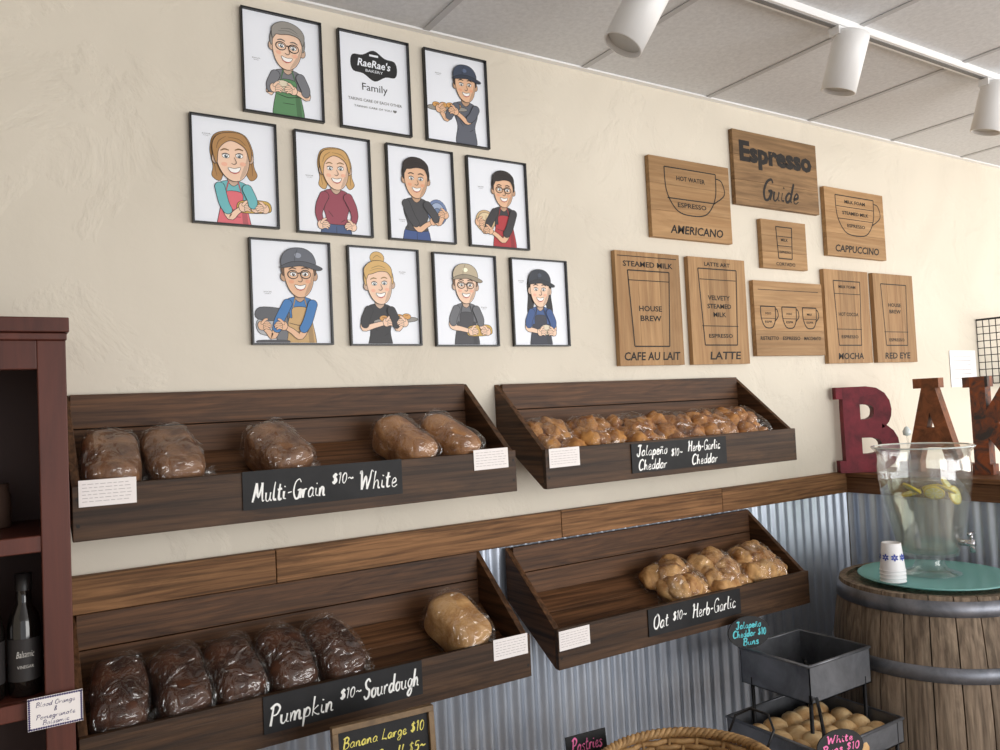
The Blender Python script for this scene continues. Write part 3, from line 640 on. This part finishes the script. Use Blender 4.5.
spot(1.415,2.585,(-.45,.25,-.9));spot(2.285,2.63,(-.1,.3,-1));spot(3.18,2.63,(-.12,.25,-1));spot(4.1,2.63,(-.12,.25,-1))

# ---------------------------------------------------------------- cabinet
b=MB();cx0,cx1,cy0=-.75,.126,-.345
b.box(cx0-.006,cx1+.006,cy0-.012,-.002,1.787,1.816,cab);b.box(cx0-.002,cx1+.002,cy0-.006,-.002,1.772,1.786,cab)
b.box(cx1-.02,cx1,cy0+.02,-.002,.0,1.772,cab);b.box(cx0,cx0+.02,cy0+.02,-.002,.0,1.772,cab)
for x in(cx1-.05,cx0,(cx0+cx1)/2-.05): b.box(x,x+.05,cy0,cy0+.02,0,1.772,cab)
b.box(cx0+.05,cx1-.05,cy0,cy0+.02,1.715,1.772,cab)
b.box(cx0+.02,cx1-.02,-.012,-.002,.05,1.772,cabd)
for z in(1.395,1.085,.72,.32): b.box(cx0+.02,cx1-.02,cy0+.021,-.012,z-.02,z,cab);b.box(cx0+.05,cx1-.05,cy0+.003,cy0+.02,z-.032,z,cab)
b.box(cx0+.02,cx1-.02,cy0+.02,-.012,.05,.09,cab)
b.build('red_wood_cabinet',.002)
gl=mat('dark_bottle_glass',S(20,16,14),.08,0,.8)
def bottle(x,y,z,lab):
    b=MB();M=Matrix.Translation((x,y,z))
    b.lathe([(0,0),(.027,0),(.029,.004),(.029,.13),(.026,.15),(.014,.175),(.0125,.215),(.0145,.217),(.0145,.228),(0,.23)],gl,M,24)
    b.lathe([(.0295,.03),(.0295,.11)],mat('bottle_label',S(44,40,40),.6),M,24)
    b.lathe([(.015,.2),(.0155,.232),(0,.233)],mat('bottle_cap',S(26,22,22),.4),M,16)
    ML=M@F(0,-.0298,.07)
    b.text(lab,mat('label_ink',S(200,196,190)),ML,.01,.0006,0,.012,.03,.012,.3);b.text('VINEGAR',mat('label_ink',None),ML,.01,.0006,0,-.012,.028,.006)
    b.build('vinegar_bottle')
for i,x in enumerate((.046,-.016,-.08,-.15)): bottle(x,-.28,1.086,'Balsamic')
for i,x in enumerate((.0,-.1,-.2)):
    b=MB();b.lathe([(0,0),(.03,0),(.032,.004),(.032,.07),(.028,.08),(.028,.092),(0,.093)],mat('jar_%d'%i,S(90+20*i,70,60),.3),Matrix.Translation((x,-.12,1.3955)),20);b.build('spice_jar')
b=MB();M=F(.092,cy0-.0135,1.065);b.box(-.046,.046,-.03,.03,0,.0015,cardw,M)
pur=mat('purple_ink',S(60,50,100))
for q in range(23):
    for s_ in(-1,1): b.flat(ell(-.044+.004*q,s_*.0275,.0022,.0022,6),.0018,pur,M)
for q in range(14):
    for s_ in(-1,1): b.flat(ell(s_*.0435,-.026+.004*q,.0022,.0022,6),.0018,pur,M)
for i,(t,w_) in enumerate((('Blood Orange',.066),('&',.006),('Pomegranate',.066),('Balsamic',.045))): b.hand(t,pur,M,0,.016-.0115*i,w_,.0085,.0011,.0018)
b.build('shelf_price_card')

# ---------------------------------------------------------------- barrel
bx,by_,BH=2.69,-.577,.95
def br(z): 
    t=(z/BH-.5)*2;return .288+.047*(1-t*t)
b=MB();n=26
for i in range(n):
    a0=2*math.pi*i/n+.006;a1=2*math.pi*(i+1)/n-.006;v=[];f=[];kz=14
    for j in range(kz+1):
        z=BH*j/kz
        for q in range(4):
            a=a0+(a1-a0)*q/3;r=br(z)-(.002 if q in(0,3) else 0);v.append((bx+r*math.cos(a),by_+r*math.sin(a),z))
        for q in range(4):
            a=a1-(a1-a0)*q/3;r=br(z)-.024;v.append((bx+r*math.cos(a),by_+r*math.sin(a),z))
    for j in range(kz):
        for q in range(8): f.append((j*8+q,j*8+(q+1)%8,(j+1)*8+(q+1)%8,(j+1)*8+q))
    f.append([kz*8+q for q in range(8)]);f.append(list(range(8))[::-1])
    b.add(v,f,stave)
for z0,z1 in((.892,.938),(.70,.745),(.205,.25),(.012,.058)):
    M=Matrix.Translation((bx,by_,0))
    b.lathe([(br(z0)+.0005,z0),(br(z0)+.004,z0),(br((z0+z1)/2)+.0045,(z0+z1)/2),(br(z1)+.004,z1),(br(z1)+.0005,z1)],galvd,M,48)
for i in range(5):
    w=.105;x0=-.2625+w*i
    R=.264
    xs_=[x0+.001+(w-.002)*q/6 for q in range(7)]
    up=[(x,math.sqrt(max(R*R-x*x,0))) for x in xs_];b.prism(up+[(x,-y) for x,y in up[::-1]],BH-.03,BH-.012,stave,Matrix.Translation((bx,by_,0)))
b.build('wine_barrel')
TX,TY=2.69,-.59
b=MB();b.lathe([(0,.0),(.2,.0),(.235,.009),(.24,.012),(.236,.015),(.2,.007),(0,.006)],teal,Matrix.Translation((TX,TY,BH+.001)),48);b.build('glass_serving_tray')
# dispenser
DX,DY,DZ=2.72,-.56,BH+.0085
M=Matrix.Translation((DX,DY,DZ))
b=MB();zs=1.12
SZ=lambda p:[(r,z*zs) for r,z in p]
prof=[(0,.055),(.07,.055),(.092,.06),(.106,.09),(.120,.15),(.135,.215),(.145,.28),(.148,.325),(.144,.352),(.147,.372),(.160,.385)]
b.lathe(SZ(prof+[(.163,.39),(.157,.392),(.142,.375),(.139,.355),(.143,.325),(.140,.28),(.130,.215),(.115,.15),(.1,.09),(.085,.066),(0,.064)]),glass,M,48)
rim=mat('glass_rim_edge',S(214,224,224),.08,0,.9)
b.tube([(.161*math.cos(a),.161*math.sin(a),.389*zs) for a in [2*math.pi*i/48 for i in range(48)]],.0022,rim,M,6,True)
b.lathe(SZ([(0,.055),(.05,.055),(.045,.035),(.055,.015),(.095,.004),(.1,0),(0,0)]),glass,M,40)
b.lathe(SZ([(0,.065),(.084,.067),(.099,.09),(.114,.15),(.129,.215),(.138,.275),(.138,.28),(0,.28)]),water,M,48)
ly=mat('lemon_rind',S(232,208,60),.4);lp=mat('lemon_pulp',S(244,234,140),.4);lm=mat('lemon_membrane',S(250,246,200),.4)
for i,(x,y,a,t) in enumerate([(.055,-.05,.3,1.0),(-.05,-.06,2.,.8),(.0,.05,4.,.3),(-.03,-.09,1.,.5),(.08,.02,2.5,.4),(.02,-.09,0,1.3),(-.08,0,1,.6)]):
    ML=M@Matrix.Translation((x,y,.296-.013*(i%3)))@Matrix.Rotation(a,4,'Z')@Matrix.Rotation(t,4,'X')
    b.lathe([(.0,.003),(.028,.003),(.0285,-.003),(0,-.003)],lm,ML,20);b.lathe([(.028,.0038),(.032,.0035),(.032,-.0035),(.028,-.0038)],ly,ML,20)
    for k in range(8):
        for zz in (.0034,-.0034):
            b.flat([(.004*math.cos(k*.785+.39),.004*math.sin(k*.785+.39))]+[(.025*math.cos(k*.785+.39+o),.025*math.sin(k*.785+.39+o)) for o in (-.3,0,.3)],zz,lp,ML)
sm=mat('spigot_chrome',S(200,200,204),.2,.9)
MS=M@Matrix.Rotation(math.radians(-85),4,'Z')@Matrix.Translation((.100,0,.115))
b.tube([(0,0,0),(.03,0,0),(.05,0,0)],.011,sm,MS,12);b.tube([(.04,0,.012),(.042,0,-.03)],.009,sm,MS,12);b.tube([(.04,0,.01),(.04,0,.03)],.005,sm,MS);b.tube([(.04,-.02,.032),(.04,.02,.032)],.005,sm,MS)
b.tube([(-.07,-.0,.25),(-.08,0,.40),(-.085,0,.48)],[.004,.004,.003],glass,M)
b.lathe([(0,0),(.012,.004),(.014,.016),(.007,.03),(0,.034)],rim,M@Matrix.Translation((-.085,0,.475)),16)
b.build('beverage_dispenser')
# paper cups
b=MB();M=Matrix.Translation((2.508,-.555,BH+.0125))
pc=mat('cup_white',S(238,238,240),.5);pb=mat('cup_blue',S(60,80,170),.5)
for i in range(4): b.lathe([(.039,.012*i),(.0405,.012*i),(.0405,.012*i+.003),(.039,.012*i+.004)],pc,M,28)
b.lathe([(.039,0),(.039,.04),(.03,.125),(.028,.127),(.026,.122),(0,.122)],pc,M,28)
for k in range(8):
    a=2*math.pi*k/8
    ML=M@Matrix.Rotation(a,4,'Z')@Matrix.Translation((.0358,0,.082))@Matrix.Rotation(math.radians(84),4,'Y')
    for q in range(6):
        t=2*math.pi*q/6;b.flat(ell(.007*math.cos(t),.007*math.sin(t),.005,.003,8,t),0,pb,ML)
b.build('stack_of_paper_cups')

# ---------------------------------------------------------------- letters
redm=noisy('letter_red',S(88,20,32),S(128,36,50),(10,10,10),1.5,7,.55,.2,.2,lo=.35,hi=.65)
rustm=noisy('letter_rust',S(84,56,40),S(160,98,62),(8,8,8),1.6,9,.65,.3,.3,dist=1.5)
rust2=noisy('letter_rust_dark',S(74,68,66),S(160,90,56),(7,7,7),1.8,9,.65,.3,.3,lo=.4,hi=.6,dist=1.5)
def letter(ch,X0,Y0,rz,w,h,m,depth=.045):
    cu=bpy.data.curves.new('l','FONT');cu.body=ch;cu.size=1;cu.align_x='CENTER';cu.offset=.035;cu.resolution_u=4;cu.extrude=.5
    ob=bpy.data.objects.new('l',cu);COL.objects.link(ob);dg=bpy.context.evaluated_depsgraph_get();dg.update()
    me=ob.evaluated_get(dg).to_mesh()
    vs=[v.co.copy() for v in me.vertices];fs=[list(p.vertices) for p in me.polygons]
    bpy.data.objects.remove(ob)
    x0=min(v.x for v in vs);x1=max(v.x for v in vs);y0=min(v.y for v in vs);y1=max(v.y for v in vs)
    M=F(X0,Y0,1.2525,rz)
    b=MB();b.add([((v.x-(x0+x1)/2)/(x1-x0)*w,(v.y-y0)/(y1-y0)*h,v.z*depth) for v in vs],fs,m,M)
    return b,M,depth
b,M,dp=letter('B',3.125,-.105,math.radians(-38),.22,.36,redm,.05)
b.box(-.135,-.06,0,.05,-dp/2+.0005,dp/2-.0005,redm,M);b.box(-.135,-.06,.31,.36,-dp/2+.0005,dp/2-.0005,redm,M);b.build('marquee_letter_b')
b,M,dp=letter('A',3.22,-.325,math.radians(-84),.225,.38,rustm,.05)
b.box(-.135,-.05,0,.04,-dp/2+.0005,dp/2-.0005,rustm,M);b.box(.05,.135,0,.04,-dp/2+.0005,dp/2-.0005,rustm,M);b.box(-.06,.04,.34,.38,-dp/2+.0005,dp/2-.0005,rustm,M);b.build('marquee_letter_a')
b,M,dp=letter('K',3.22,-.606,math.radians(-86),.23,.375,rust2,.05)
b.box(-.14,-.05,0,.04,-dp/2+.0005,dp/2-.0005,rust2,M);b.box(-.14,-.05,.335,.375,-dp/2+.0005,dp/2-.0005,rust2,M);b.box(.04,.13,.335,.375,-dp/2+.0005,dp/2-.0005,rust2,M);b.box(.05,.14,0,.04,-dp/2+.0005,dp/2-.0005,rust2,M);b.build('marquee_letter_k')

# ---------------------------------------------------------------- wire rack + notice on wall
wr=mat('wire_black',S(40,40,42),.4,.6)
b=MB()
for j,z in enumerate([1.60+.036*q for q in range(10)]):
    b.tube([(4.25,-.004,z),(4.25,-.16,z),(4.62,-.16,z),(4.62,-.004,z)],.0022,wr,n=5)
for q in range(6): b.tube([(4.25,-.004-.031*q,1.60),(4.25,-.004-.031*q,1.925)],.0022,wr,n=5)
for q in range(12): b.tube([(4.25+.0336*q,-.16,1.60),(4.25+.0336*q,-.16,1.925)],.0022,wr,n=5)
b.tube([(4.25,-.004,1.925),(4.25,-.16,1.925),(4.62,-.16,1.925),(4.62,-.004,1.925)],.005,wr)
b.box(4.25,4.62,-.16,-.004,1.597,1.602,wr)
b.build('wire_wall_basket')
b=MB();M=F(4.1,-.002,1.68);b.box(-.12,.12,-.09,.09,0,.002,white,M)
for i in range(6): b.box(-.09,.07,.06-.022*i,.063-.022*i,.002,.0025,inkf,M)
b.build('wall_notice')

# ---------------------------------------------------------------- metal tray rack
gm=noisy('tray_metal',S(90,92,97),S(128,130,135),(6,6,6),1.5,5,.42,.65,.05)
def pan(b,x0,x1,y0,y1,z0,z1,t=.003):
    b.box(x0,x1,y0,y1,z0,z0+t,gm)
    b.box(x0,x1,y0,y0+t,z0,z1,gm);b.box(x0,x1,y1-t,y1,z0,z1,gm);b.box(x0,x0+t,y0,y1,z0,z1,gm);b.box(x1-t,x1,y0,y1,z0,z1,gm)
    b.tube([(x0,y0,z1),(x1,y0,z1),(x1,y1,z1),(x0,y1,z1)],.005,gm,closed=True,n=8)
b=MB();pan(b,2.03,2.33,-.57,-.31,.675,.785);pan(b,1.92,2.31,-.68,-.34,.53,.60)
lg=mat('rack_leg',S(40,40,42),.4,.7)
for x,y in((2.035,-.565),(2.30,-.565),(2.035,-.35),(2.30,-.35)): b.tube([(x,y,0),(x,y,.70)],.006,lg)
b.tube([(1.925,-.675,0),(1.925,-.675,.6)],.006,lg);b.tube([(2.28,-.675,0),(2.28,-.675,.6)],.006,lg)
b.tube([(2.05,-.575,.69),(2.0,-.62,.68),(1.96,-.66,.64),(1.93,-.675,.59)],.005,lg)
b.build('metal_tray_rack')
b=MB();rnd=random.Random(4)
for i in range(5):
    for j in range(4):
        x=1.965+.072*i+rnd.uniform(-.008,.008);y=-.64+.07*j+rnd.uniform(-.008,.008)
        M=Matrix.Translation((x,y,.536))@Matrix.Rotation(rnd.uniform(0,3),4,'Z')@Matrix.Scale(1.15,4,(1,0,0))
        b.lathe([(.0,0),(.026,.0),(.034,.012),(.035,.025),(.03,.042),(.017,.053),(0,.056)],bunm,M,18)
b.build('tray_of_buns')
def ovalsign(name,x,y,z,rx,ry,lines,cc,pole):
    b=MB();M=F(x,y,z,math.radians(-15),-.15);
    b.prism(ell(0,0,rx,ry,28),0,.004,board,M)
    ink=mat(cc[0],S(*cc[1]),.7)
    for i,(t,w) in enumerate(lines): b.hand(t,ink,M,0,ry*.48-ry*.52*i,w,ry*.42,.0042,.0046)
    b.tube([(x,y+.004,z-ry*.5),(x,y+.006,pole)],.003,lg)
    b.build(name)
ovalsign('oval_chalk_sign',2.058,-.325,.832,.078,.05,[('Jalapeño',.095),('Cheddar $10',.125),('Buns',.06)],('teal_ink',(90,200,210)),.685)
ovalsign('oval_chalk_sign',1.985,-.69,.605,.078,.046,[('White',.09),('Buns $10',.125)],('pink_ink',(240,120,176)),.5)

# ---------------------------------------------------------------- table with framed chalkboard + wicker basket
b=MB();b.box(.45,1.72,-1.08,-.42,.605,.64,darkw)
for x in(.5,1.67):
    for y in(-1.03,-.47): b.box(x-.03,x+.03,y-.03,y+.03,0,.605,darkw)
b.box(.5,1.67,-1.06,-1.04,.54,.605,darkw);b.box(.5,1.67,-.46,-.44,.54,.605,darkw)
b.build('display_table',.002)
b=MB();fr=noisy('frame_wood',S(96,76,54),S(142,116,84),(9,9,9),1.5,5,.5)
M=F(.718,-.455,.6415+.145,math.radians(-4),-.07);w,h=.118,.143;t=.013
for (a0,a1,c0,c1) in((-w,w,h-t,h),(-w,w,-h,-h+t),(-w,-w+t,-h+t,h-t),(w-t,w,-h+t,h-t)): b.box(a0,a1,c0,c1,0,.018,fr,M)
b.box(-w+t,w-t,-h+t,h-t,.002,.01,board,M)
yel=mat('yellow_chalk',S(226,214,110),.8)
for i,(t_,ink) in enumerate((('Banana Large $10',yel),('Bread Small $5~',yel),('Zucchini Large $10',chalk),('Bread Small $5~',chalk))): b.hand(t_,ink,M,0,.104-.042*i,.19,.022,.0032,.0104)
b.build('framed_chalkboard',.001)
wick=noisy('wicker',S(120,88,52),S(196,158,108),(20,20,20),1.2,4,.6,0,.2,None,.2)
b=MB();bc=(1.235,-.855)
for k in range(13):
    z=.648+.0122*k;r0=.14+.035*(k/12)**.8;pts=[];n=72
    for i in range(n):
        a=2*math.pi*i/n;r=r0+.006*math.cos(a*18+(k%2)*math.pi);pts.append((bc[0]+r*1.1*math.cos(a),bc[1]+r*math.sin(a),z))
    b.tube(pts,.0068,wick,closed=True,n=6)
for i in range(36):
    a=2*math.pi*i/36;b.tube([(bc[0]+.14*1.1*math.cos(a),bc[1]+.14*math.sin(a),.645),(bc[0]+.175*1.1*math.cos(a),bc[1]+.175*math.sin(a),.80)],.004,wick,n=5)
for ph in(0,2*math.pi/3,4*math.pi/3):
    pts=[(bc[0]+(.180+.006*math.cos(a*30+ph))*1.1*math.cos(a),bc[1]+(.180+.006*math.cos(a*30+ph))*math.sin(a),.812+.006*math.sin(a*30+ph)) for a in [2*math.pi*i/260 for i in range(260)]]
    b.tube(pts,.0062,wick,closed=True,n=6)
b.lathe([(0,.0),(.15,.0),(.155,.006),(0,.006)],wick,Matrix.Translation((bc[0],bc[1],.6415)),32)
hx,hy=bc[0]+.195,bc[1]+.0
b.tube([(hx,hy-.05,.81),(hx+.03,hy-.05,.85),(hx+.05,hy-.02,.87),(hx+.05,hy+.03,.87),(hx+.03,hy+.06,.85),(hx,hy+.06,.81)],.003,wr)
for i in range(8):
    a=i*2.4;r=.03+.011*i
    b.lathe([(0,0),(.03,.004),(.042,.022),(.03,.045),(0,.052)],bunm,Matrix.Translation((bc[0]+r*math.cos(a),bc[1]+r*math.sin(a),.69)),16)
b.build('wicker_bread_basket')
b=MB();M=F(1.165,-.60,.802,math.radians(-6),-.12);b.box(-.055,.055,-.03,.022,0,.004,board,M)
b.hand('Pastries',mat('pink_ink',None),M,0,0,.085,.03,.004,.0046);b.tube([(1.165,-.596,.79),(1.165,-.585,.645)],.004,lg);b.lathe([(0,0),(.03,0),(.03,.006),(0,.008)],lg,Matrix.Translation((1.165,-.585,.6405)),16)
b.build('chalk_price_sign')

# ---------------------------------------------------------------- lights
w=bpy.data.worlds.new('World');sc.world=w;w.use_nodes=True
w.node_tree.nodes['Background'].inputs[0].default_value=(.92,.95,1,1);w.node_tree.nodes['Background'].inputs[1].default_value=.95
def area(name,loc,rot,sx,sy,e,c):
    l=bpy.data.lights.new(name,'AREA');l.shape='RECTANGLE';l.size=sx;l.size_y=sy;l.energy=e;l.color=c
    o=bpy.data.objects.new(name,l);COL.objects.link(o);o.location=loc;o.rotation_euler=rot;return o
area('shopfront_daylight',(3.4,-5.2,1.5),(math.radians(90),0,math.radians(8)),5.0,2.2,185,(1,.985,.96))
area('side_fill_light',(6.3,-2.6,1.5),(math.radians(90),0,math.radians(90)),3.5,2.0,75,(1,.98,.95))  # added fill lamp to brighten the right side; no window in that wall

# ---------------------------------------------------------------- camera
yaw,pit,rol=map(math.radians,(32.505,2.268,2.739))
fw=Vector((math.sin(yaw)*math.cos(pit),math.cos(yaw)*math.cos(pit),math.sin(pit)))
r0=Vector((math.cos(yaw),-math.sin(yaw),0));u0=r0.cross(fw)
rt=r0*math.cos(rol)-u0*math.sin(rol);up=r0*math.sin(rol)+u0*math.cos(rol)
cd=bpy.data.cameras.new('Camera');cd.sensor_width=36;cd.lens=28.8;cd.clip_start=.05
co=bpy.data.objects.new('Camera',cd);COL.objects.link(co)
co.matrix_world=Matrix(((rt.x,up.x,-fw.x,0),(rt.y,up.y,-fw.y,-2.13),(rt.z,up.z,-fw.z,1.6),(0,0,0,1)))
sc.camera=co
